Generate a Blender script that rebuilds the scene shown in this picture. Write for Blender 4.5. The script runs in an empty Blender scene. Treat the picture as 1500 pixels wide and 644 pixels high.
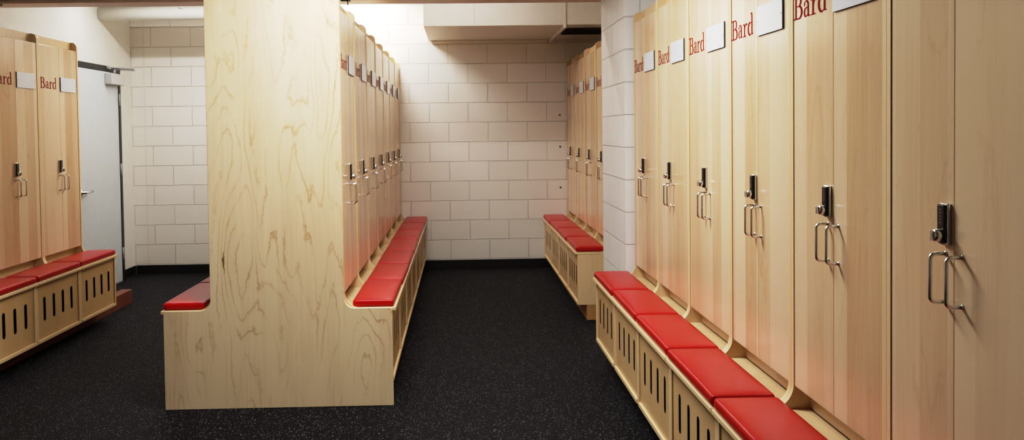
import bpy, bmesh, math, random
from mathutils import Vector, Matrix
random.seed(7)
sc = bpy.context.scene
col = sc.collection
PI = math.pi

# ------------------------------------------------------------------ helpers
def lin(c):
    c = c / 255.0
    return c / 12.92 if c <= .04045 else ((c + .055) / 1.055) ** 2.4
def rgb(r, g, b): return (lin(r), lin(g), lin(b), 1.0)

class MB:
    """collects shapes into one mesh"""
    def __init__(self): self.bm = bmesh.new(); self.uvs = False
    def _merge(self, tmp, mi=0):
        for f in tmp.faces: f.material_index = mi
        me = bpy.data.meshes.new('tmp'); tmp.to_mesh(me); tmp.free()
        n = len(self.bm.faces)
        self.bm.from_mesh(me); bpy.data.meshes.remove(me)
        self.bm.faces.ensure_lookup_table()
        for f in self.bm.faces[n:]: f.material_index = mi
    def box(self, x0, x1, y0, y1, z0, z1, bevel=0, seg=2, mi=0):
        t = bmesh.new()
        v = [t.verts.new((x, y, z)) for x in (x0, x1) for y in (y0, y1) for z in (z0, z1)]
        for q in ((0,1,3,2), (4,6,7,5), (0,4,5,1), (2,3,7,6), (0,2,6,4), (1,5,7,3)):
            t.faces.new([v[i] for i in q])
        bmesh.ops.recalc_face_normals(t, faces=t.faces)
        if bevel: bmesh.ops.bevel(t, geom=t.edges[:], offset=bevel, segments=seg, profile=.5, affect='EDGES')
        self._merge(t, mi); return self
    def prism(self, pts, a0, a1, axis='x', bevel=0, mi=0):
        """polygon pts extruded along an axis: x -> pts are (y,z); y -> (x,z); z -> (x,y)"""
        t = bmesh.new()
        def P(p, a):
            return {'x': (a, p[0], p[1]), 'y': (p[0], a, p[1]), 'z': (p[0], p[1], a)}[axis]
        A = [t.verts.new(P(p, a0)) for p in pts]; B = [t.verts.new(P(p, a1)) for p in pts]
        t.faces.new(A); t.faces.new(B[::-1])
        n = len(pts)
        for i in range(n): t.faces.new((A[i], B[i], B[(i+1) % n], A[(i+1) % n]))
        bmesh.ops.recalc_face_normals(t, faces=t.faces)
        if bevel:
            es = [e for e in t.edges if (e.verts[0] in A) == (e.verts[1] in A)]
            bmesh.ops.bevel(t, geom=es, offset=bevel, segments=1, affect='EDGES')
        self._merge(t, mi); return self
    def tube(self, path, r, n=10, mi=0, cap=True):
        t = bmesh.new(); rings = []
        path = [Vector(p) for p in path]
        up = None
        for i, p in enumerate(path):
            d = ((path[min(i+1, len(path)-1)] - path[max(i-1, 0)])).normalized()
            if up is None:
                a = Vector((0, 0, 1)) if abs(d.z) < .9 else Vector((1, 0, 0))
                up = (a - d * a.dot(d)).normalized()
            else:
                up = (up - d * up.dot(d)).normalized()
            s = d.cross(up)
            rings.append([t.verts.new(p + (up * math.cos(k*2*PI/n) + s * math.sin(k*2*PI/n)) * r) for k in range(n)])
        for a, b in zip(rings, rings[1:]):
            for k in range(n): t.faces.new((a[k], a[(k+1) % n], b[(k+1) % n], b[k]))
        if cap: t.faces.new(rings[0][::-1]); t.faces.new(rings[-1])
        for f in t.faces: f.smooth = len(f.verts) == 4
        bmesh.ops.recalc_face_normals(t, faces=t.faces)
        self._merge(t, mi); return self
    def lathe(self, prof, origin, axis, n=20, mi=0):
        """prof: (radius, height) pairs turned about an axis from origin"""
        t = bmesh.new(); axis = Vector(axis).normalized(); o = Vector(origin)
        a = Vector((0, 0, 1)) if abs(axis.z) < .9 else Vector((1, 0, 0))
        u = (a - axis * a.dot(axis)).normalized(); w = axis.cross(u)
        rings = [[t.verts.new(o + axis*h + (u*math.cos(k*2*PI/n) + w*math.sin(k*2*PI/n))*r) for k in range(n)] for r, h in prof]
        for A, B in zip(rings, rings[1:]):
            for k in range(n): t.faces.new((A[k], A[(k+1) % n], B[(k+1) % n], B[k]))
        t.faces.new(rings[0][::-1]); t.faces.new(rings[-1])
        for f in t.faces: f.smooth = len(f.verts) == 4
        bmesh.ops.recalc_face_normals(t, faces=t.faces)
        self._merge(t, mi); return self
    def ribbon(self, pts, widths, y):
        """flat pen stroke in the local x-z plane"""
        t = bmesh.new(); L = []; R = []
        for i, p in enumerate(pts):
            q0 = pts[max(i-1, 0)]; q1 = pts[min(i+1, len(pts)-1)]
            dx, dz = q1[0]-q0[0], q1[1]-q0[1]; l = math.hypot(dx, dz) or 1
            nx, nz = -dz/l, dx/l; w = widths[i] / 2
            L.append(t.verts.new((p[0]+nx*w, y, p[1]+nz*w))); R.append(t.verts.new((p[0]-nx*w, y, p[1]-nz*w)))
        for i in range(len(pts)-1): t.faces.new((L[i], R[i], R[i+1], L[i+1]))
        for f in t.faces:
            f.normal_update()
            if f.normal.y > 0: f.normal_flip()
        self._merge(t); return self
    def build(self, name, mats, parent=None, loc=None, smooth=False):
        me = bpy.data.meshes.new(name)
        if loc is not None: bmesh.ops.translate(self.bm, verts=self.bm.verts, vec=-Vector(loc))
        self.bm.to_mesh(me); self.bm.free()
        for m in (mats if isinstance(mats, (list, tuple)) else [mats]): me.materials.append(m)
        if smooth:
            for p in me.polygons: p.use_smooth = True
        o = bpy.data.objects.new(name, me); col.objects.link(o)
        if parent: o.parent = parent
        if loc is not None and parent is None: o.location = loc
        return o

def tag(o, label=None, cat=None, group=None, kind=None):
    if label: o['label'] = label
    if cat: o['category'] = cat
    if group: o['group'] = group
    if kind: o['kind'] = kind
    return o
def thing(name, label, cat, loc=(0,0,0), rz=0, group=None):
    o = bpy.data.objects.new(name, None); col.objects.link(o)
    o.empty_display_size = .1
    o.location = loc; o.rotation_euler = (0, 0, rz)
    return tag(o, label, cat, group)
def copy_tree(o, parent=None):
    c = o.copy(); col.objects.link(c); c.parent = parent
    for ch in list(o.children): copy_tree(ch, c)
    return c
def arc(cx, cy, rx, ry, a0, a1, n=8):
    return [(cx + rx*math.cos(math.radians(a0+(a1-a0)*i/n)), cy + ry*math.sin(math.radians(a0+(a1-a0)*i/n))) for i in range(n+1)]

# ------------------------------------------------------------------ materials
def new_mat(name):
    m = bpy.data.materials.new(name); m.use_nodes = True
    nt = m.node_tree; b = nt.nodes['Principled BSDF']
    return m, nt, b
def nd(nt, t, props=None, **ins):
    n = nt.nodes.new(t)
    for k, v in (props or {}).items(): setattr(n, k, v)
    for k, v in ins.items():
        key = int(k[1:]) if k[0] == 'i' and k[1:].isdigit() else k.replace('_', ' ')
        if hasattr(v, 'is_output'): nt.links.new(v, n.inputs[key])
        else: n.inputs[key].default_value = v
    return n
def math_(nt, op, a, b=0.0, c=0.0): return nd(nt, 'ShaderNodeMath', {'operation': op}, i0=a, i1=b, i2=c).outputs[0]
def mix_(nt, f, a, b, mode='MIX'):
    n = nt.nodes.new('ShaderNodeMix'); n.data_type = 'RGBA'; n.blend_type = mode
    for i, v in ((0, f), (6, a), (7, b)):
        if hasattr(v, 'is_output'): nt.links.new(v, n.inputs[i])
        else: n.inputs[i].default_value = v
    return n.outputs[2]
def ramp_(nt, f, stops):
    n = nt.nodes.new('ShaderNodeValToRGB'); nt.links.new(f, n.inputs[0])
    e = n.color_ramp.elements
    e[0].position, e[0].color = stops[0]; e[1].position, e[1].color = stops[-1]
    for p, c in stops[1:-1]: x = e.new(p); x.color = c
    return n.outputs[0]
def plain(name, c, rough=.5, metal=0, spec=.5, coat=0):
    m, nt, b = new_mat(name)
    tc = nd(nt, 'ShaderNodeTexCoord'); no = nd(nt, 'ShaderNodeTexNoise', Vector=tc.outputs['Object'], Scale=14.0, Detail=3.0)
    c2 = tuple(x*.9 for x in c[:3]) + (1,)
    nt.links.new(mix_(nt, no.outputs[0], c, c2), b.inputs['Base Color'])
    b.inputs['Roughness'].default_value = rough; b.inputs['Metallic'].default_value = metal
    b.inputs['Specular IOR Level'].default_value = spec; b.inputs['Coat Weight'].default_value = coat
    return m

def wood(name, light, dark, strip=.0, figure=.5, rough=.32, knot=None, zstretch=.16, tint=.12, coat=.0, fscale=4.2, fineamp=.3):
    """maple veneer: fine vertical streaks, contour figure, optional leaf strips"""
    m, nt, b = new_mat(name)
    tc = nd(nt, 'ShaderNodeTexCoord'); oi = nd(nt, 'ShaderNodeObjectInfo')
    off = math_(nt, 'MULTIPLY', oi.outputs['Random'], 37.0)
    ov = nd(nt, 'ShaderNodeCombineXYZ', X=off, Y=math_(nt, 'MULTIPLY', off, .37), Z=math_(nt, 'MULTIPLY', off, 1.7)).outputs[0]
    p = nd(nt, 'ShaderNodeVectorMath', {'operation': 'ADD'}, i0=tc.outputs['Object'], i1=ov).outputs[0]
    sep = nd(nt, 'ShaderNodeSeparateXYZ', i0=p)
    if strip:
        k = math_(nt, 'FLOOR', math_(nt, 'DIVIDE', sep.outputs[0], strip))
        wn = nd(nt, 'ShaderNodeTexWhiteNoise', {'noise_dimensions': '1D'}, W=k)
        sh = math_(nt, 'MULTIPLY', wn.outputs[0], 9.0)
        p = nd(nt, 'ShaderNodeVectorMath', {'operation': 'ADD'}, i0=p, i1=nd(nt, 'ShaderNodeCombineXYZ', X=sh, Y=sh, Z=sh).outputs[0]).outputs[0]
    st = nd(nt, 'ShaderNodeVectorMath', {'operation': 'MULTIPLY'}, i0=p, i1=(1, 1, zstretch)).outputs[0]
    fig = nd(nt, 'ShaderNodeTexNoise', Vector=st, Scale=fscale, Detail=1.6, Roughness=.45, Distortion=.2).outputs[0]
    warp = nd(nt, 'ShaderNodeTexNoise', Vector=nd(nt, 'ShaderNodeVectorMath', {'operation': 'MULTIPLY'}, i0=p, i1=(1, 1, .55)).outputs[0], Scale=46.0, Detail=3.0).outputs[0]
    rg = math_(nt, 'ADD', math_(nt, 'MULTIPLY', fig, 14.0), math_(nt, 'MULTIPLY', warp, .6))
    pp = math_(nt, 'PINGPONG', rg, .5)
    line = ramp_(nt, pp, [(0, (1, 1, 1, 1)), (.05, (.55, .55, .55, 1)), (.11, (.1, .1, .1, 1)), (.4, (0, 0, 0, 1))])
    brk = nd(nt, 'ShaderNodeTexNoise', Vector=nd(nt, 'ShaderNodeVectorMath', {'operation': 'MULTIPLY'}, i0=p, i1=(9, 9, 3)).outputs[0], Scale=1.0, Detail=2.0).outputs[0]
    line = math_(nt, 'MULTIPLY', line, math_(nt, 'MULTIPLY', math_(nt, 'SUBTRACT', brk, .36), 3.6 * figure))
    fine = nd(nt, 'ShaderNodeTexNoise', Vector=nd(nt, 'ShaderNodeVectorMath', {'operation': 'MULTIPLY'}, i0=p, i1=(110, 110, 3.0)).outputs[0], Scale=1.0, Detail=3.0).outputs[0]
    fine = math_(nt, 'MULTIPLY', math_(nt, 'SUBTRACT', fine, .42), fineamp)
    big = nd(nt, 'ShaderNodeTexNoise', Vector=nd(nt, 'ShaderNodeVectorMath', {'operation': 'MULTIPLY'}, i0=p, i1=(5, 5, .8)).outputs[0], Scale=1.0, Detail=1.0).outputs[0]
    big = math_(nt, 'MULTIPLY', math_(nt, 'SUBTRACT', big, .4), .75)
    f = math_(nt, 'ADD', math_(nt, 'ADD', line, fine), big)
    if strip: f = math_(nt, 'ADD', f, math_(nt, 'MULTIPLY', math_(nt, 'SUBTRACT', wn.outputs[0], .42), .8))
    f = math_(nt, 'ADD', f, math_(nt, 'MULTIPLY', math_(nt, 'SUBTRACT', oi.outputs['Random'], .5), tint))
    f = nd(nt, 'ShaderNodeClamp', Value=f).outputs[0]
    c = mix_(nt, f, light, dark)
    if knot:
        s2 = nd(nt, 'ShaderNodeSeparateXYZ', i0=tc.outputs['Object'])
        wob = nd(nt, 'ShaderNodeTexNoise', Vector=tc.outputs['Object'], Scale=22.0, Detail=2.0).outputs[0]
        dx = math_(nt, 'DIVIDE', math_(nt, 'SUBTRACT', math_(nt, 'ADD', s2.outputs[0], math_(nt, 'MULTIPLY', wob, .03)), knot[0]), .0065)
        dz = math_(nt, 'DIVIDE', math_(nt, 'SUBTRACT', s2.outputs[2], knot[1]), .075)
        d = math_(nt, 'ADD', math_(nt, 'POWER', math_(nt, 'ABSOLUTE', dx), 2.0), math_(nt, 'POWER', math_(nt, 'ABSOLUTE', dz), 2.0))
        kf = ramp_(nt, d, [(0, (1, 1, 1, 1)), (1, (0, 0, 0, 1))])
        c = mix_(nt, math_(nt, 'MULTIPLY', kf, math_(nt, 'MULTIPLY', wob, 1.7)), c, rgb(110, 72, 30))
    nt.links.new(c, b.inputs['Base Color'])
    b.inputs['Roughness'].default_value = rough
    b.inputs['Specular IOR Level'].default_value = .5
    b.inputs['Coat Weight'].default_value = coat; b.inputs['Coat Roughness'].default_value = .2
    bp = nd(nt, 'ShaderNodeBump', Strength=.04, Distance=.001, Height=fine)
    nt.links.new(bp.outputs[0], b.inputs['Normal'])
    return m

def block_wall(name, paint, u0=0., v0=0., line_u=None):
    """painted concrete block, UVs in metres"""
    m, nt, b = new_mat(name)
    uv = nd(nt, 'ShaderNodeTexCoord').outputs['UV']
    v = nd(nt, 'ShaderNodeVectorMath', {'operation': 'SUBTRACT'}, i0=uv, i1=(u0, v0, 0)).outputs[0]
    jn = nd(nt, 'ShaderNodeTexNoise', Vector=uv, Scale=9.0, Detail=2.0)
    jit = nd(nt, 'ShaderNodeVectorMath', {'operation': 'MULTIPLY'}, i0=nd(nt, 'ShaderNodeVectorMath', {'operation': 'SUBTRACT'}, i0=jn.outputs['Color'], i1=(.5, .5, .5)).outputs[0], i1=(.006, .006, 0)).outputs[0]
    v = nd(nt, 'ShaderNodeVectorMath', {'operation': 'ADD'}, i0=v, i1=jit).outputs[0]
    br = nd(nt, 'ShaderNodeTexBrick', {'offset': .5, 'offset_frequency': 2}, Vector=v, Scale=1.0)
    br.inputs['Color1'].default_value = (0, 0, 0, 1); br.inputs['Color2'].default_value = (1, 1, 1, 1)
    br.inputs['Mortar Size'].default_value = .0045; br.inputs['Mortar Smooth'].default_value = .6
    br.inputs['Bias'].default_value = 0; br.inputs['Brick Width'].default_value = .4064; br.inputs['Row Height'].default_value = .2032
    mort = br.outputs['Fac']
    if line_u is not None:
        s = nd(nt, 'ShaderNodeSeparateXYZ', i0=uv)
        l = math_(nt, 'LESS_THAN', math_(nt, 'ABSOLUTE', math_(nt, 'SUBTRACT', s.outputs[0], line_u)), .007)
        mort = math_(nt, 'MAXIMUM', mort, l)
    pit = nd(nt, 'ShaderNodeTexNoise', Vector=uv, Scale=70.0, Detail=4.0, Roughness=.65).outputs[0]
    fill = nd(nt, 'ShaderNodeTexNoise', Vector=uv, Scale=3.0, Detail=2.0).outputs[0]
    depth = math_(nt, 'MULTIPLY', mort, math_(nt, 'ADD', .35, math_(nt, 'MULTIPLY', fill, .9)))
    h = math_(nt, 'ADD', math_(nt, 'MULTIPLY', depth, -1.0), math_(nt, 'MULTIPLY', pit, .22))
    bp = nd(nt, 'ShaderNodeBump', Strength=1.0, Distance=.008, Height=h)
    nt.links.new(bp.outputs[0], b.inputs['Normal'])
    dk = tuple(x*.86 for x in paint[:3]) + (1,); lt = tuple(min(1, x*1.04) for x in paint[:3]) + (1,)
    c = mix_(nt, nd(nt, 'ShaderNodeSeparateColor', i0=br.outputs['Color']).outputs[0], paint, lt)
    c = mix_(nt, math_(nt, 'MULTIPLY', depth, .55), c, dk)
    nt.links.new(c, b.inputs['Base Color'])
    b.inputs['Roughness'].default_value = .5
    return m

def rubber_floor():
    m, nt, b = new_mat('flecked_rubber')
    p = nd(nt, 'ShaderNodeTexCoord').outputs['Object']
    vo = nd(nt, 'ShaderNodeTexVoronoi', Vector=p, Scale=170.0)
    s = nd(nt, 'ShaderNodeSeparateColor', i0=vo.outputs['Color'])
    pick = math_(nt, 'GREATER_THAN', s.outputs[0], .84)
    near = math_(nt, 'LESS_THAN', vo.outputs['Distance'], .36)
    f = math_(nt, 'MULTIPLY', pick, near)
    f = math_(nt, 'MULTIPLY', f, math_(nt, 'ADD', .25, s.outputs[1]))
    n = nd(nt, 'ShaderNodeTexNoise', Vector=p, Scale=1.7, Detail=4.0).outputs[0]
    g = nd(nt, 'ShaderNodeTexNoise', Vector=p, Scale=120.0, Detail=3.0, Roughness=.7).outputs[0]
    base = mix_(nt, n, rgb(5, 5, 6), rgb(11, 10, 12))
    base = mix_(nt, ramp_(nt, g, [(.45, (0, 0, 0, 1)), (.75, (1, 1, 1, 1))]), base, rgb(26, 25, 27))
    nt.links.new(mix_(nt, f, base, rgb(150, 150, 154)), b.inputs['Base Color'])
    b.inputs['Roughness'].default_value = .7
    b.inputs['Specular IOR Level'].default_value = .14
    bp = nd(nt, 'ShaderNodeBump', Strength=.5, Distance=.002, Height=g)
    nt.links.new(bp.outputs[0], b.inputs['Normal'])
    return m

def vinyl():
    m, nt, b = new_mat('red_vinyl')
    tc = nd(nt, 'ShaderNodeTexCoord'); oi = nd(nt, 'ShaderNodeObjectInfo')
    n = nd(nt, 'ShaderNodeTexNoise', Vector=tc.outputs['Object'], Scale=9.0, Detail=2.0).outputs[0]
    c = mix_(nt, n, rgb(188, 16, 8), rgb(164, 10, 8))
    c = mix_(nt, math_(nt, 'MULTIPLY', oi.outputs['Random'], .5), c, rgb(166, 14, 14))
    nt.links.new(c, b.inputs['Base Color'])
    fine = nd(nt, 'ShaderNodeTexNoise', Vector=tc.outputs['Object'], Scale=420.0, Detail=2.0).outputs[0]
    soft = nd(nt, 'ShaderNodeTexNoise', Vector=tc.outputs['Object'], Scale=7.0, Detail=1.0).outputs[0]
    bp = nd(nt, 'ShaderNodeBump', Strength=.25, Distance=.004, Height=math_(nt, 'ADD', soft, math_(nt, 'MULTIPLY', fine, .06)))
    nt.links.new(bp.outputs[0], b.inputs['Normal'])
    b.inputs['Roughness'].default_value = .3
    b.inputs['Specular IOR Level'].default_value = .27
    return m

M_door = wood('maple_door_veneer', rgb(229, 205, 170), rgb(190, 148, 98), strip=.118, figure=.2, rough=.21)
M_panel = wood('maple_end_panel', rgb(232, 210, 172), rgb(182, 138, 88), figure=.62, rough=.36, fscale=5.2, knot=(-1.222, .77), zstretch=.2)
M_side = wood('maple_plywood', rgb(226, 198, 154), rgb(192, 150, 100), figure=.3, rough=.36)
M_bench = wood('maple_bench_front', rgb(212, 180, 130), rgb(184, 144, 94), figure=.25, rough=.36)
M_edge = plain('maple_edge', rgb(234, 206, 160), .4)
M_timber = wood('brown_timber', rgb(120, 66, 44), rgb(82, 42, 30), figure=.3, rough=.5)
M_block = wood('tan_timber', rgb(190, 142, 88), rgb(150, 102, 58), figure=.3, rough=.5)
M_dark = plain('dark_shade_paint', rgb(10, 9, 9), .9, 0, .1)  # near-black: paints shade inside boxes and under benches; also colours slot walls
M_red = vinyl()
M_letter = plain('red_lettering', rgb(140, 24, 30), .8, 0, .05)
M_plate = plain('white_plate', rgb(226, 232, 238), .22)
M_plateedge = plain('plate_edge', rgb(70, 66, 66), .5)
M_chrome = plain('brushed_steel', rgb(228, 227, 225), .22, 1)
M_black = plain('black_plastic', rgb(14, 14, 15), .3)
M_grey = plain('grey_marks', rgb(150, 150, 150), .4)
M_floor = rubber_floor()
M_base = plain('black_rubber_base', rgb(16, 15, 16), .45)
PAINT = rgb(234, 230, 223)
ZB0 = .0971
M_wallB = block_wall('painted_block_far', PAINT, u0=.294-.2032, v0=ZB0, line_u=-3.235)
M_wallS = block_wall('painted_block_side', PAINT, u0=5.205, v0=ZB0)
M_pillar = block_wall('painted_block_pillar', rgb(232, 231, 228), u0=5.205, v0=ZB0)
M_plaster = plain('cream_plaster', rgb(216, 214, 206), .6)
M_ceil = plain('white_ceiling', rgb(235, 232, 224), .8)
M_duct = plain('white_duct_paint', rgb(234, 228, 218), .4)
M_beam = plain('brown_grey_steel', rgb(218, 186, 166), .4, .0)
M_beamweb = plain('grey_steel', rgb(205, 196, 192), .4, .0)
M_steeldoor = plain('pale_blue_grey_paint', rgb(192, 198, 201), .35)
M_frame = plain('black_frame_paint', rgb(34, 32, 32), .35)
M_closer = plain('grey_closer', rgb(190, 190, 188), .4, .2)
M_pipe = plain('white_pipe_wrap', rgb(232, 228, 218), .5)

# ------------------------------------------------------------------ key dimensions (metres)
WALL_L, WALL_R, WALL_B, WALL_F, CEIL = -3.37, 1.445, 8.70, -3.0, 3.05
ZB, ZBB, ZT, ZD0, ZD1 = .513, .117, 2.150, .588, 2.082      # bench top, bench underside, cabinet top, door bottom / top
W, T, D, B = .6095, .020, .338, .250                        # unit pitch, side thickness, depth, bench depth

# ------------------------------------------------------------------ room
def quad_wall(name, pts, mat, u_axis):
    me = bpy.data.meshes.new(name); me.from_pydata(pts, [], [(0, 1, 2, 3)])
    uvl = me.uv_layers.new(name='UVMap')
    for li, l in enumerate(me.loops):
        c = me.vertices[l.vertex_index].co
        uvl.data[li].uv = (c[u_axis], c[2])
    me.materials.append(mat)
    o = bpy.data.objects.new(name, me); col.objects.link(o); o['kind'] = 'structure'
    return o
quad_wall('wall_back', [(WALL_L, WALL_B, 0), (WALL_R, WALL_B, 0), (WALL_R, WALL_B, CEIL), (WALL_L, WALL_B, CEIL)], M_wallB, 0)
quad_wall('wall_left', [(WALL_L, WALL_F, 0), (WALL_L, WALL_B, 0), (WALL_L, WALL_B, CEIL), (WALL_L, WALL_F, CEIL)], M_plaster, 1)
quad_wall('wall_right', [(WALL_R, WALL_B, 0), (WALL_R, WALL_F, 0), (WALL_R, WALL_F, CEIL), (WALL_R, WALL_B, CEIL)], M_wallS, 1)
quad_wall('wall_front', [(WALL_R, WALL_F, 0), (WALL_L, WALL_F, 0), (WALL_L, WALL_F, CEIL), (WALL_R, WALL_F, CEIL)], M_wallB, 0)
quad_wall('floor', [(WALL_L, WALL_F, 0), (WALL_R, WALL_F, 0), (WALL_R, WALL_B, 0), (WALL_L, WALL_B, 0)], M_floor, 0)
quad_wall('ceiling', [(WALL_L, WALL_B, CEIL), (WALL_R, WALL_B, CEIL), (WALL_R, WALL_F, CEIL), (WALL_L, WALL_F, CEIL)], M_ceil, 0)

PX, PY0, PY1 = 1.028, 5.205, 6.03
def pillar():
    vs = [(PX, PY0, 0), (WALL_R, PY0, 0), (WALL_R, PY1, 0), (PX, PY1, 0)]
    vs += [(x, y, CEIL) for x, y, z in vs]
    me = bpy.data.meshes.new('wall_pillar')
    me.from_pydata(vs, [], [(0, 1, 5, 4), (3, 0, 4, 7), (2, 3, 7, 6)])
    uvl = me.uv_layers.new(name='UVMap')
    for p in me.polygons:
        for li in p.loop_indices:
            c = me.vertices[me.loops[li].vertex_index].co
            u = c.y if p.index == 1 else (PY0 + .1 + (c.x - PX))
            uvl.data[li].uv = (u, c.z)
    me.materials.append(M_pillar)
    o = bpy.data.objects.new('wall_pillar', me); col.objects.link(o); o['kind'] = 'structure'
pillar()

def base(name, x0, x1, y0, y1):
    o = MB().box(x0, x1, y0, y1, 0, .092, .003).build(name, M_base); o['kind'] = 'structure'
base('baseboard_back', WALL_L + .012, WALL_R - .02, WALL_B - .011, WALL_B - .001)
base('baseboard_left', WALL_L + .001, WALL_L + .011, 8.345, WALL_B - .012)

# ------------------------------------------------------------------ lettering
def glyphs(mb, x0, z0, h, width, y):
    """the word Bard in condensed serif capitals and lower case, pen strokes"""
    S = []
    def s(pts, w):
        if not isinstance(w, (list, tuple)): w = [w] * len(pts)
        S.append((pts, w))
    def bow(n, lo, hi): return [lo + (hi - lo) * math.sin(PI * i / n) ** 1.2 for i in range(n + 1)]
    hair, stem = .045, .15
    # B
    s([(.20, .02), (.20, .98)], stem); s([(0, .02), (.40, .02)], hair); s([(0, .98), (.40, .98)], hair)
    s([(.06, .05), (.34, .05)], .04); s([(.06, .95), (.34, .95)], .04)
    s([(.27, .977)] + arc(.40, .755, .21, .222, 90, -90, 12) + [(.27, .533)], [hair] + bow(12, hair, .15) + [hair])
    s([(.27, .533)] + arc(.42, .277, .26, .256, 90, -90, 12) + [(.27, .022)], [hair] + bow(12, hair, .165) + [hair])
    # a
    o = .84
    s(arc(o + .21, .46, .155, .185, 165, 0, 12) + [(o + .365, .12), (o + .385, .05), (o + .45, .025), (o + .50, .05)], [.10, .09, .06, .045, .045, .05, .06, .08, .10, .12, .13, .135, .135, .13, .11, .07, .03])
    s([(o + .365, .40)] + arc(o + .20, .19, .135, .172, 95, 265, 12) + [(o + .30, .07), (o + .365, .15)], [.04] + bow(12, .045, .13) + [.045, .035])
    s(arc(o + .075, .50, .03, .03, 0, 360, 8), .05)
    # r
    o = 1.42
    s([(o + .17, .02), (o + .17, .62)], .135); s([(o, .02), (o + .36, .02)], hair); s([(o, .60), (o + .17, .63)], hair)
    s([(o + .21, .40), (o + .27, .54), (o + .35, .615), (o + .45, .60), (o + .485, .54)], [.03, .05, .07, .10, .10])
    # d
    o = 1.96
    s([(o + .50, .04), (o + .50, 1.04)], .135); s([(o + .33, 1.03), (o + .50, 1.05)], hair)
    s([(o + .50, .05), (o + .64, .035)], .05)
    s([(o + .48, .55)] + arc(o + .30, .315, .225, .30, 70, 290, 14) + [(o + .48, .10)], [.035] + bow(14, .04, .15) + [.035])
    tot = 2.60
    for i, (pts, w) in enumerate(S):
        sx = width / tot
        P = [(x0 + px * sx, z0 + pz * h) for px, pz in pts]
        mb.ribbon(P, [k * (sx + h) / 2 for k in w], y - i * .00002)
    return mb

# ------------------------------------------------------------------ one locker with its bench section (front faces local -y)
def slotted_panel(x0, x1, z0, z1, y0, y1, slots, sw, s0, s1):
    cu = bpy.data.curves.new('tmp', 'CURVE'); cu.dimensions = '2D'; cu.fill_mode = 'BOTH'; cu.extrude = (y1 - y0) / 2
    def spl(pts):
        s = cu.splines.new('POLY'); s.points.add(len(pts) - 1)
        for q, p in zip(s.points, pts): q.co = (p[0], p[1], 0, 1)
        s.use_cyclic_u = True
    spl([(x0, z0), (x1, z0), (x1, z1), (x0, z1)])
    for sx in slots:
        r = sw / 2
        spl(arc(sx, s1 - r, r, r, 0, 180, 8) + arc(sx, s0 + r, r, r, 180, 360, 8))
    o = bpy.data.objects.new('tmp', cu); col.objects.link(o)
    dg = bpy.context.evaluated_depsgraph_get()
    me = bpy.data.meshes.new_from_object(o.evaluated_get(dg))
    bpy.data.objects.remove(o); bpy.data.curves.remove(cu)
    me.transform(Matrix.Translation((0, (y0 + y1) / 2, 0)) @ Matrix.Rotation(PI / 2, 4, 'X'))
    mb = MB(); mb.bm.from_mesh(me); bpy.data.meshes.remove(me)
    bmesh.ops.remove_doubles(mb.bm, verts=mb.bm.verts, dist=1e-5)
    bmesh.ops.recalc_face_normals(mb.bm, faces=mb.bm.faces)
    for f in mb.bm.faces: f.material_index = 0
    return mb

FR = .080                                     # fillet radius where an upright sweeps into the bench
def upright_profile(y_front=-.003, bench_to=ZBB, notch=.019):
    p = [(D, ZBB), (-B, ZBB), (-B, ZB - notch), (y_front - FR - .002, ZB - notch), (y_front - FR - .002, ZB)]
    p += arc(y_front - FR, ZB + FR, FR, FR, 270, 360, 10)[1:]
    p += arc(y_front + .035, ZT - .035, .035, .035, 180, 90, 6)
    p += [(D, ZT)]
    return p

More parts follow.
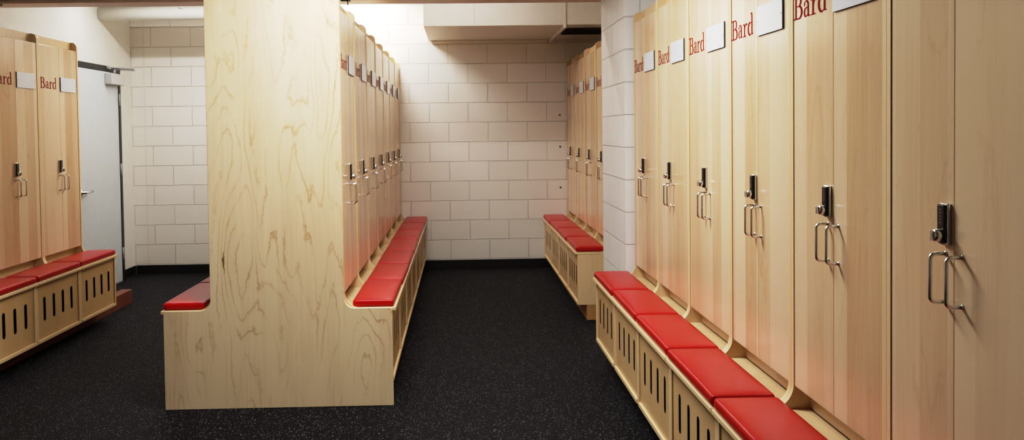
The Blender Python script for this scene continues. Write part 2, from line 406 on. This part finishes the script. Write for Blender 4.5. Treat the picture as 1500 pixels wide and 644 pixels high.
def make_locker():
    root = thing('locker', 'x', 'locker')
    h = W / 2 - .0004
    for s in (-1, 1):
        x0, x1 = (-h, -h + T) if s < 0 else (h - T, h)
        mb = MB().prism(upright_profile(), x0, x1, 'x')
        o = mb.build('side_panel', [M_side, M_edge], root)
        for f in o.data.polygons:                      # banded front edges
            if abs(f.normal.x) < .5 and f.center.y < .03: f.material_index = 1
    xi = h - T - .0008
    MB().box(-xi, xi, .042, .060, ZD1 + .001, ZT - .001).build('header', M_side, root)
    MB().box(-xi, xi, .061, D - .008, ZT - .020, ZT - .002).build('top_panel', M_side, root)
    MB().box(-xi, xi, .052, .068, ZB + .001, ZD0 + .03).build('lower_rail', M_side, root)
    MB().box(-xi, xi, D - .007, D - .001, ZBB + .02, ZT - .022).build('back_panel', M_side, root)
    # bench: T-shaped seat board, bottom board, slotted front, added dark board painting the shade behind the slots
    yb = -.003 - FR - .0035
    seat = MB().prism([(-h + .0025, -B - .020), (h - .0025, -B - .020), (h - .0025, yb), (xi, yb), (xi, .050), (-xi, .050), (-xi, yb), (-h + .0025, yb)], ZB - .018, ZB, 'z', bevel=.002)
    o = seat.build('seat_board', [M_side, M_edge], root)
    for f in o.data.polygons:
        if f.center.y < -B - .017: f.material_index = 1
    MB().box(-xi, xi, -B - .004, .30, ZBB + .001, ZBB + .020, .001).build('bottom_board', M_edge, root)
    sl = [-.1875 + .125 * k for k in range(4)]
    SLB = slotted_panel(-xi + .002, xi - .002, ZBB + .022, ZB - .021, -B + .007, -B + .017, sl, .034, .246, .402)
    SLB.bm.normal_update()
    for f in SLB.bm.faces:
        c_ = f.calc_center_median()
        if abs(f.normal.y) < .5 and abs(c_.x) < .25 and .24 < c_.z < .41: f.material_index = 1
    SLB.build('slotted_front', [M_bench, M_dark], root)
    MB().box(-xi + .003, xi - .003, -B + .050, -B + .056, ZBB + .022, ZB - .022).build('slot_shade_board', M_dark, root)
    # doors
    xs = .0
    for s in (-1, 1):
        x0, x1 = (-xi + .001, xs - .0005) if s < 0 else (xs + .0005, xi - .001)
        d = MB().box(x0, x1, 0, .018, ZD0, ZD1, .0022, 2).build('door', [M_door, M_edge], root)
        for f in d.data.polygons:
            if abs(f.normal.y) < .9: f.material_index = 1
        hx = xs + s * .033
        z1, z0, dep, r, br = 1.148, 1.040, -.036, .0047, .012
        path = [(hx, -.0003, z1), (hx, dep + br, z1)] + [(hx, dep + br - br*math.sin(a), z1 - br + br*math.cos(a)) for a in (.4, .8, 1.2)]
        path += [(hx, dep, z1 - br), (hx, dep, z0 + br)]
        path += [(hx, dep + br - br*math.cos(a), z0 + br - br*math.sin(a)) for a in (.37, .77, 1.17)] + [(hx, dep + br, z0), (hx, -.0003, z0)]
        hd = MB().tube(path, r, 8)
        hd.lathe([(.0065, 0), (.0065, .002), (.0045, .003)], (hx, -.0002, z1), (0, -1, 0), 10).lathe([(.0065, 0), (.0065, .002), (.0045, .003)], (hx, -.0002, z0), (0, -1, 0), 10)
        hd.build('handle', M_chrome, d)
        if s < 0:
            glyphs(MB(), -.283, 1.776, .077, .240, -.0008).build('lettering', M_letter, d)
            lx = xs - .027
            bz0, bz1 = 1.168, 1.262
            lb = MB().box(lx - .017, lx + .017, -.010, -.0003, bz0, bz1, .003, 2, mi=1)
            lb.box(lx - .0145, lx + .0145, -.017, -.0098, bz0 + .004, bz1 - .003, .003, 2, mi=0)
            for k in range(5):
                zc = 1.218 + k * .0075
                lb.box(lx - .002, lx + .002, -.0176, -.0168, zc - .001, zc + .001, mi=2)
            lb.build('lock_body', [M_black, M_chrome, M_grey], d)
            kz = 1.190
            kb = MB().lathe([(.0135, 0), (.0145, .003), (.0145, .012), (.012, .015), (.009, .016)], (lx, -.0172, kz), (0, -1, 0), 18)
            kb.box(lx - .0035, lx + .0035, -.040, -.0330, kz - .011, kz + .011, .001)
            kb.build('lock_knob', M_chrome, d)
        else:
            px0, px1, pz0, pz1 = .010, .247, 1.762, 1.866
            pl = MB().box(px0, px1, -.0075, -.0004, pz0, pz1, .0006, 1)
            for sxp in (px0 + .007, px1 - .007): pl.lathe([(.0028, 0), (.0028, .0008), (.001, .0012)], (sxp, -.0075, (pz0+pz1)/2), (0, -1, 0), 8, mi=1)
            o = pl.build('name_plate', [M_plate, M_plateedge], d)
            for f in o.data.polygons:
                if f.normal.y > -.6: f.material_index = 1
    return root

def make_cushion():
    hw, hd, th = W/2 - .0075, .108, .046
    t = MB()
    b = bmesh.new(); N1, N2 = 16, 8
    bmesh.ops.create_grid(b, x_segments=N1, y_segments=N2, size=1)
    for v in b.verts:                                   # softly crowned top
        u, w = v.co.x, v.co.y
        v.co = Vector((u*hw, w*hd, th*.84 + .0085*(1-u**4)*(1-w**4)))
    r = bmesh.ops.extrude_edge_only(b, edges=[e for e in b.edges if e.is_boundary])
    vs = [g for g in r['geom'] if isinstance(g, bmesh.types.BMVert)]
    for v in vs: v.co.z = .0
    bmesh.ops.contextual_create(b, geom=[e for e in b.edges if e.is_boundary])
    bmesh.ops.recalc_face_normals(b, faces=b.faces)
    sharp = [e for e in b.edges if len(e.link_faces) == 2 and e.calc_face_angle(0) > .8]
    bmesh.ops.bevel(b, geom=sharp, offset=.012, segments=4, profile=.5, affect='EDGES')
    for f in b.faces: f.smooth = True
    t.bm.free(); t.bm = b
    for f in t.bm.faces: f.material_index = 0
    o = t.build('seat_cushion', M_red)
    return o

LOCK, CUSH = make_locker(), make_cushion()
first = {'l': True, 'c': True}
def place(o, key, proto_copy):
    pass
def put_locker(loc, rz, label, group, sx=1.0):
    if first['l']: o = LOCK; first['l'] = False
    else: o = copy_tree(LOCK)
    o.location = loc; o.rotation_euler = (0, 0, rz); o.scale = (sx, 1, 1)
    tag(o, label, 'locker', group)
    return o
def put_cushion(loc, rz, label, group, sx=1.0):
    if first['c']: o = CUSH; first['c'] = False
    else: o = CUSH.copy(); col.objects.link(o)
    j = random.uniform
    # pad centre sits ahead of the doors
    c = Vector(loc) + Matrix.Rotation(rz, 3, 'Z') @ Vector((0, -.154 + j(-.004, .004), ZB + .0005))
    o.location = c; o.rotation_euler = (0, 0, rz + j(-.006, .006)); o.scale = (sx, 1, 1)
    tag(o, label, 'cushion', group)
    return o

ORD = ['first', 'second', 'third', 'fourth', 'fifth', 'sixth', 'seventh']
R90 = PI / 2
# right-hand row: from the pillar towards the camera
XR, YR0, PR = 1.0824, 5.175, .616
gl, gc = 'maple lockers of the long right-hand row', 'red seat cushions on the long right-hand bench'
y = YR0
for k in range(7):
    pk = PR if k != 5 else .575
    yc = y - pk / 2; y -= pk
    put_locker((XR, yc, 0), -R90, '%s maple double-door locker counting from the white block pillar, right-hand row' % ORD[k], gl, (pk - .0006) / W)
    put_cushion((XR, yc, 0), -R90, '%s red vinyl cushion counting from the white block pillar, right-hand bench' % ORD[k], gc, (pk - .002) / W)
YR_END = y
# short far right row: from the far wall towards the pillar
XF, YF1, PF = 1.118, 8.688, .6135
gl, gc = 'maple lockers of the short row behind the pillar', 'red seat cushions on the short bench behind the pillar'
for k in range(4):
    yc = YF1 - PF * (k + .5)
    put_locker((XF, yc, 0), -R90, '%s maple locker from the far wall, short row behind the block pillar' % ORD[k], gl, (PF - .0006) / W)
    put_cushion((XF, yc, 0), -R90, '%s red cushion from the far wall, short bench behind the block pillar' % ORD[k], gc, (PF - .002) / W)
YF0 = YF1 - 4 * PF
# island, right face and left face: from the end panel back to the far wall
XC, XCL, YC0 = -.6214, -1.3089, 4.394
PC = (8.690 - YC0) / 7
for face, x, rz in (('right', XC, R90), ('left', XCL, -R90)):
    gl, gc = 'maple lockers on the %s face of the island' % face, 'red seat cushions on the %s bench of the island' % face
    for k in range(7):
        yc = YC0 + PC * (k + .5)
        put_locker((x, yc, 0), rz, '%s maple locker behind the big end panel, %s face of the island' % (ORD[k], face), gl, (PC - .0006) / W)
        put_cushion((x, yc, 0), rz, '%s red cushion behind the big end panel, %s bench of the island' % (ORD[k], face), gc, (PC - .002) / W)
# left-hand row: from the steel door towards the camera
XL, YL0 = -2.9389, 6.545
gl, gc = 'maple lockers of the left-hand row', 'red seat cushions on the left-hand bench'
for k in range(4):
    yc = YL0 - W * (k + .5)
    put_locker((XL, yc, 0), R90, '%s maple double-door locker counting from the grey steel door, left-hand row' % ORD[k], gl, (W - .0006) / W)
    put_cushion((XL, yc, 0), R90, '%s red vinyl cushion counting from the grey steel door, left-hand bench' % ORD[k], gc, (W - .002) / W)

# ------------------------------------------------------------------ island end panel
def end_panel():
    xl0, xl1, xr1, xr0 = XCL - .247, XCL - .003, XC + .003, XC + .2535
    r = .055
    pts = [(xl0, .001), (xr0, .001)]
    pts += arc(xr0 - .012, ZB + .004 - .012, .012, .012, 0, 90, 4)
    pts += arc(xr1 + r, ZB + .004 + r, r, r, 270, 180, 10)
    pts += [(xr1, ZT + .02), (xl1, ZT + .02)]
    pts += arc(xl1 - r, ZB + .004 + r, r, r, 0, -90, 10)
    pts += arc(xl0 + .012, ZB + .004 - .012, .012, .012, 90, 180, 4)
    o = MB().prism(pts, 4.368, 4.392, 'y', bevel=.0015).build('end_panel', [M_panel, M_edge])
    for f in o.data.polygons:
        if abs(f.normal.y) < .5: f.material_index = 1
    tag(o, 'tall maple end panel with bench-shaped shoulders closing the locker island', 'panel')
end_panel()

# ------------------------------------------------------------------ timber plinths under the rows
def plinth(name, x0, x1, y0, y1, mat, label):
    o = MB().box(x0, x1, y0, y1, 0, ZBB - .001, .003).build(name, mat)
    tag(o, label, 'plinth')
plinth('timber_plinth', -2.92, -2.83, 4.11, 7.22, M_timber, 'reddish-brown timber plinth poking out past the left bench by the steel door')
plinth('timber_plinth', .935, 1.005, YF0 + .002, WALL_B - .02, M_block, 'tan timber plinth under the short bench behind the block pillar')
plinth('timber_plinth', .935, 1.005, YR_END, YR0, M_dark, 'shade-coloured plinth under the long right-hand bench')  # timber coloured near-black, painting in the shadow below the bench; island plinths likewise
plinth('timber_plinth', -.52, -.45, YC0 + .002, WALL_B - .02, M_dark, 'shade-coloured plinth under the right bench of the island')
plinth('timber_plinth', -1.48, -1.41, YC0 + .002, WALL_B - .02, M_dark, 'shade-coloured plinth under the left bench of the island')

# ------------------------------------------------------------------ steel door on the left wall
def steel_door():
    y0, y1, zt = 7.335, 8.255, 2.035
    loc = Vector((WALL_L + .001, (y0 + y1) / 2, 0))
    root = bpy.data.objects.new('door_1', None); col.objects.link(root); root.location = loc; root['kind'] = 'structure'
    xw = WALL_L + .001
    xf = WALL_L + .052
    def part(mb, n, m, par=root): return mb.build(n, m, par, loc)
    part(MB().box(xw, xf - .006, y0, y1, .012, zt, .002), 'door_leaf', M_steeldoor)
    part(MB().box(xw, xf, y0 - .052, y0 - .004, 0, zt + .055, .002).box(xw, xf, y1 + .004, y1 + .052, 0, zt + .055, .002).box(xw, xf, y0 - .004, y1 + .004, zt + .004, zt + .055, .002), 'door_frame', M_frame)
    # lever on a round rose near the latch edge
    ly, lz, xs = y0 + .07, .935, xf - .006
    lv = MB().lathe([(.034, 0), (.034, .006), (.030, .010), (.012, .012), (.012, .050)], (xs, ly, lz), (1, 0, 0), 20)
    lv.tube([(xs + .048, ly - .004, lz), (xs + .050, ly + .02, lz), (xs + .050, ly + .07, lz + .003), (xs + .048, ly + .125, lz + .004)], .0095, 10)
    part(lv, 'door_handle', M_chrome)
    part(MB().box(xs - .03, xs + .002, y0 - .0035, y0 - .0005, lz - .06, lz + .06), 'latch_plate', M_grey)
    for hz in (.28, 1.10, 1.78):
        part(MB().tube([(xf + .005, y1 + .002, hz - .057), (xf + .005, y1 + .002, hz + .057)], .007, 10).box(xf + .0003, xf + .0025, y1 + .004, y1 + .036, hz - .057, hz + .057), 'hinge', M_grey)
    cb = part(MB().box(xs + .0005, xs + .068, y1 - .30, y1 - .005, 1.915, 2.018, .006), 'door_closer', M_closer)
    a0, el, a1 = Vector((xs + .035, y1 - .16, 2.062)), Vector((xs + .150, y1 + .02, 2.066)), Vector((xf + .01, y1 - .24, 2.074))
    am = MB().tube([(xs + .035, y1 - .16, 2.015), a0], .012, 10).tube([a0, el], .0065, 8).tube([el + Vector((0, 0, .010)), a1 + Vector((0, 0, .004))], .0065, 8)
    am.tube([el - Vector((0, 0, .008)), el + Vector((0, 0, .018))], .011, 10).box(xf + .0005, xf + .022, y1 - .27, y1 - .21, 2.062, 2.086, .002)
    am.build('closer_arm', M_grey, cb, loc)
    part(MB().box(xw, xf + .02, y0, y1, .0005, .010, .001), 'threshold', M_frame)
steel_door()

# ------------------------------------------------------------------ overhead: beam, duct, pipe, sprinkler
BY0, BY1, BZ = 6.00, 6.20, 2.371
t = thing('steel_beam', 'brownish steel beam running across the room below the ceiling', 'beam', (WALL_L + .01, 6.1, BZ))
L0 = t.location
MB().box(WALL_L + .005, WALL_R - .005, BY0, BY1, BZ, BZ + .016, .003).build('bottom_flange', M_beam, t, L0)
MB().box(WALL_L + .005, WALL_R - .005, 6.094, 6.106, BZ + .0165, BZ + .25).build('web', M_beamweb, t, L0)
MB().box(WALL_L + .005, WALL_R - .005, BY0, BY1, BZ + .2505, BZ + .266, .003).build('top_flange', M_beam, t, L0)

def clamp(x, label):
    c = MB().box(x - .03, x + .03, BY0 - .022, BY0 + .05, BZ - .010, BZ - .001, .002).box(x - .03, x + .03, BY0 - .022, BY0 - .003, BZ - .001, BZ + .045, .002)
    c.tube([(x + .015, BY0 - .012, BZ - .010), (x + .02, BY0 - .014, BZ - .028), (x + .012, BY0 - .012, BZ - .040)], .004, 8)
    o = c.build('beam_clamp', M_frame, None, (x, BY0, BZ)); tag(o, label, 'clamp')
clamp(-.80, 'small dark clamp with a hook on the beam beside the island end panel')
clamp(-3.26, 'small dark clamp on the beam at the left wall')

t = thing('ventilation_duct', 'white painted rectangular air duct along the top of the far wall', 'duct', (.55, 8.08, 2.363))
L0 = t.location
YD0, ZDU, XD0, XD1 = 7.47, 2.363, -.312, .945
MB().box(XD0, XD1 - .012, YD0, WALL_B - .003, ZDU, ZDU + .36, .004).build('duct_body', M_duct, t, L0)
MB().box(XD1 + .012, WALL_R - .004, YD0, WALL_B - .003, ZDU + .003, ZDU + .36, .003).build('duct_section', M_duct, t, L0)
MB().box(XD1 - .012, XD1 + .012, YD0 - .012, WALL_B - .003, ZDU - .028, ZDU + .37, .003).build('flange', M_duct, t, L0)
MB().box(.128, .136, YD0 - .007, YD0 - .0005, ZDU, ZDU + .36, .001).build('seam', M_duct, t, L0)
MB().box(XD0 + .03, XD1 - .03, WALL_B - .05, WALL_B - .003, ZDU - .030, ZDU - .001, .006).build('support_angle', M_duct, t, L0)
gr = MB().box(.985, WALL_R - .03, 7.70, 8.14, ZDU - .004, ZDU + .002, .001)
for k in range(16):
    yy = 7.72 + k * .0265
    gr.box(.995, WALL_R - .04, yy, yy + .004, ZDU - .014, ZDU - .004)
gr.build('grille', M_frame, t, L0)

pp = MB()
path = [(WALL_L + .004, 8.0, 2.577), (-1.62, 8.0, 2.577)] + [(-1.62 + .14*math.sin(a), 8.0, 2.577 + .14*(1-math.cos(a))) for a in (.4, .8, 1.2)] + [(-1.48, 8.0, 2.717), (-1.48, 8.0, CEIL - .002)]
pp.tube(path, .066, 20)
o = pp.build('insulated_pipe', M_pipe, None, (-2.4, 8.0, 2.577)); tag(o, 'fat white wrapped pipe running out from the left wall above the steel door', 'pipe')

sp = thing('sprinkler_head', 'small white sprinkler head hanging in front of the wrapped pipe', 'sprinkler', (-2.29, 7.0, 2.49))
L0 = sp.location
MB().tube([(-2.29, 7.0, 2.52), (-2.29, 7.0, CEIL - .002)], .011, 10).build('drop_pipe', M_pipe, sp, L0)
MB().lathe([(.012, .02), (.014, .008), (.010, 0), (.006, -.02), (.020, -.022), (.020, -.025)], (-2.29, 7.0, 2.498), (0, 0, 1), 14).build('head', M_pipe, sp, L0)

for z, w in ((1.585, 'highest'), (1.255, 'middle'), (.83, 'lowest')):
    o = MB().lathe([(.010, 0), (.009, .004), (.004, .006)], (1.040, WALL_B - .0005, z), (0, -1, 0), 10).build('wall_plug', M_frame, None, (1.040, WALL_B, z))
    tag(o, '%s of three small dark plugs in the far wall beside the short locker row' % w, 'plug')

# ------------------------------------------------------------------ light
def area(name, loc, sx, sy, power, colr=(1, .93, .83), rot=(0, 0, 0)):
    l = bpy.data.lights.new(name, 'AREA'); l.shape = 'RECTANGLE'; l.size = sx; l.size_y = sy; l.energy = power; l.color = colr
    o = bpy.data.objects.new(name, l); o.location = loc; o.rotation_euler = rot; col.objects.link(o); return o
area('hanging_lamp_near', (-.2, 3.5, 2.6), 1.4, .5, 58, (.98, .99, 1))
area('added_lamp_island', (-.3, 3.9, 2.7), .8, .2, 25, (.98, .99, 1))  # added second near lamp, placed and powered to fit the brightness
area('ceiling_lamp_left_aisle', (-2.25, 7.47, 2.72), 1.7, .05, 27, (1, 1, .99))
area('ceiling_lamp_left_middle', (-2.3, 6.8, 2.96), 1.5, .06, 3, (1, 1, 1))
area('ceiling_lamp_far', (-.92, 8.15, 2.86), .5, 1.0, 39, (1, .99, .97))
area('ceiling_lamp_right_aisle', (-.1, 6.8, 2.94), 1.0, .06, 13, (1, .99, .97))

w = bpy.data.worlds.new('world'); sc.world = w; w.use_nodes = True
w.node_tree.nodes['Background'].inputs[0].default_value = (1, .95, .9, 1)
w.node_tree.nodes['Background'].inputs[1].default_value = .004

# ------------------------------------------------------------------ camera
F, CX, CY, YAW, PITCH, ROLL, H = 1226.69, 704.74, 225.84, .0248, .0288, .0133, 1.4374
cy, sy = math.cos(YAW), math.sin(YAW)
r = Vector((cy, -sy, 0)); fw = Vector((sy, cy, 0)); up = Vector((0, 0, 1))
fw, up = fw*math.cos(PITCH) - up*math.sin(PITCH), up*math.cos(PITCH) + fw*math.sin(PITCH)
r, up = r*math.cos(ROLL) - up*math.sin(ROLL), up*math.cos(ROLL) + r*math.sin(ROLL)
cam = bpy.data.cameras.new('camera'); co = bpy.data.objects.new('camera', cam); col.objects.link(co)
m = Matrix.Identity(4)
for i in range(3): m[i][0], m[i][1], m[i][2] = r[i], up[i], -fw[i]
m.translation = (0, 0, H); co.matrix_world = m
cam.sensor_fit = 'HORIZONTAL'; cam.sensor_width = 36; cam.lens = F / 1500 * 36
cam.shift_x = (750 - CX) / 1500; cam.shift_y = -(322 - CY) / 1500
cam.clip_start = .02
sc.camera = co
sc.view_settings.view_transform = 'Standard'; sc.view_settings.look = 'None'
sc.view_settings.exposure = 0; sc.view_settings.gamma = 1
# camera tone response: gentle toe, long highlight shoulder
vs = sc.view_settings; vs.use_curve_mapping = True
cm = vs.curve_mapping; cm.use_clip = True; cm.clip_max_x = 4.0; cm.clip_min_x = 0.0; cm.clip_max_y = 1.0
c = cm.curves[3]
PTS = [(0, 0), (.03, .0185), (.08, .061), (.15, .127), (.25, .243), (.37, .385), (.62, .61), (1.1, .775), (1.7, .87), (2.6, .95), (4.0, 1.0)]
c.points[0].location = PTS[0]; c.points[1].location = PTS[-1]
for p in PTS[1:-1]: c.points.new(*p)
for p in c.points: p.handle_type = 'AUTO_CLAMPED'
cm.update()
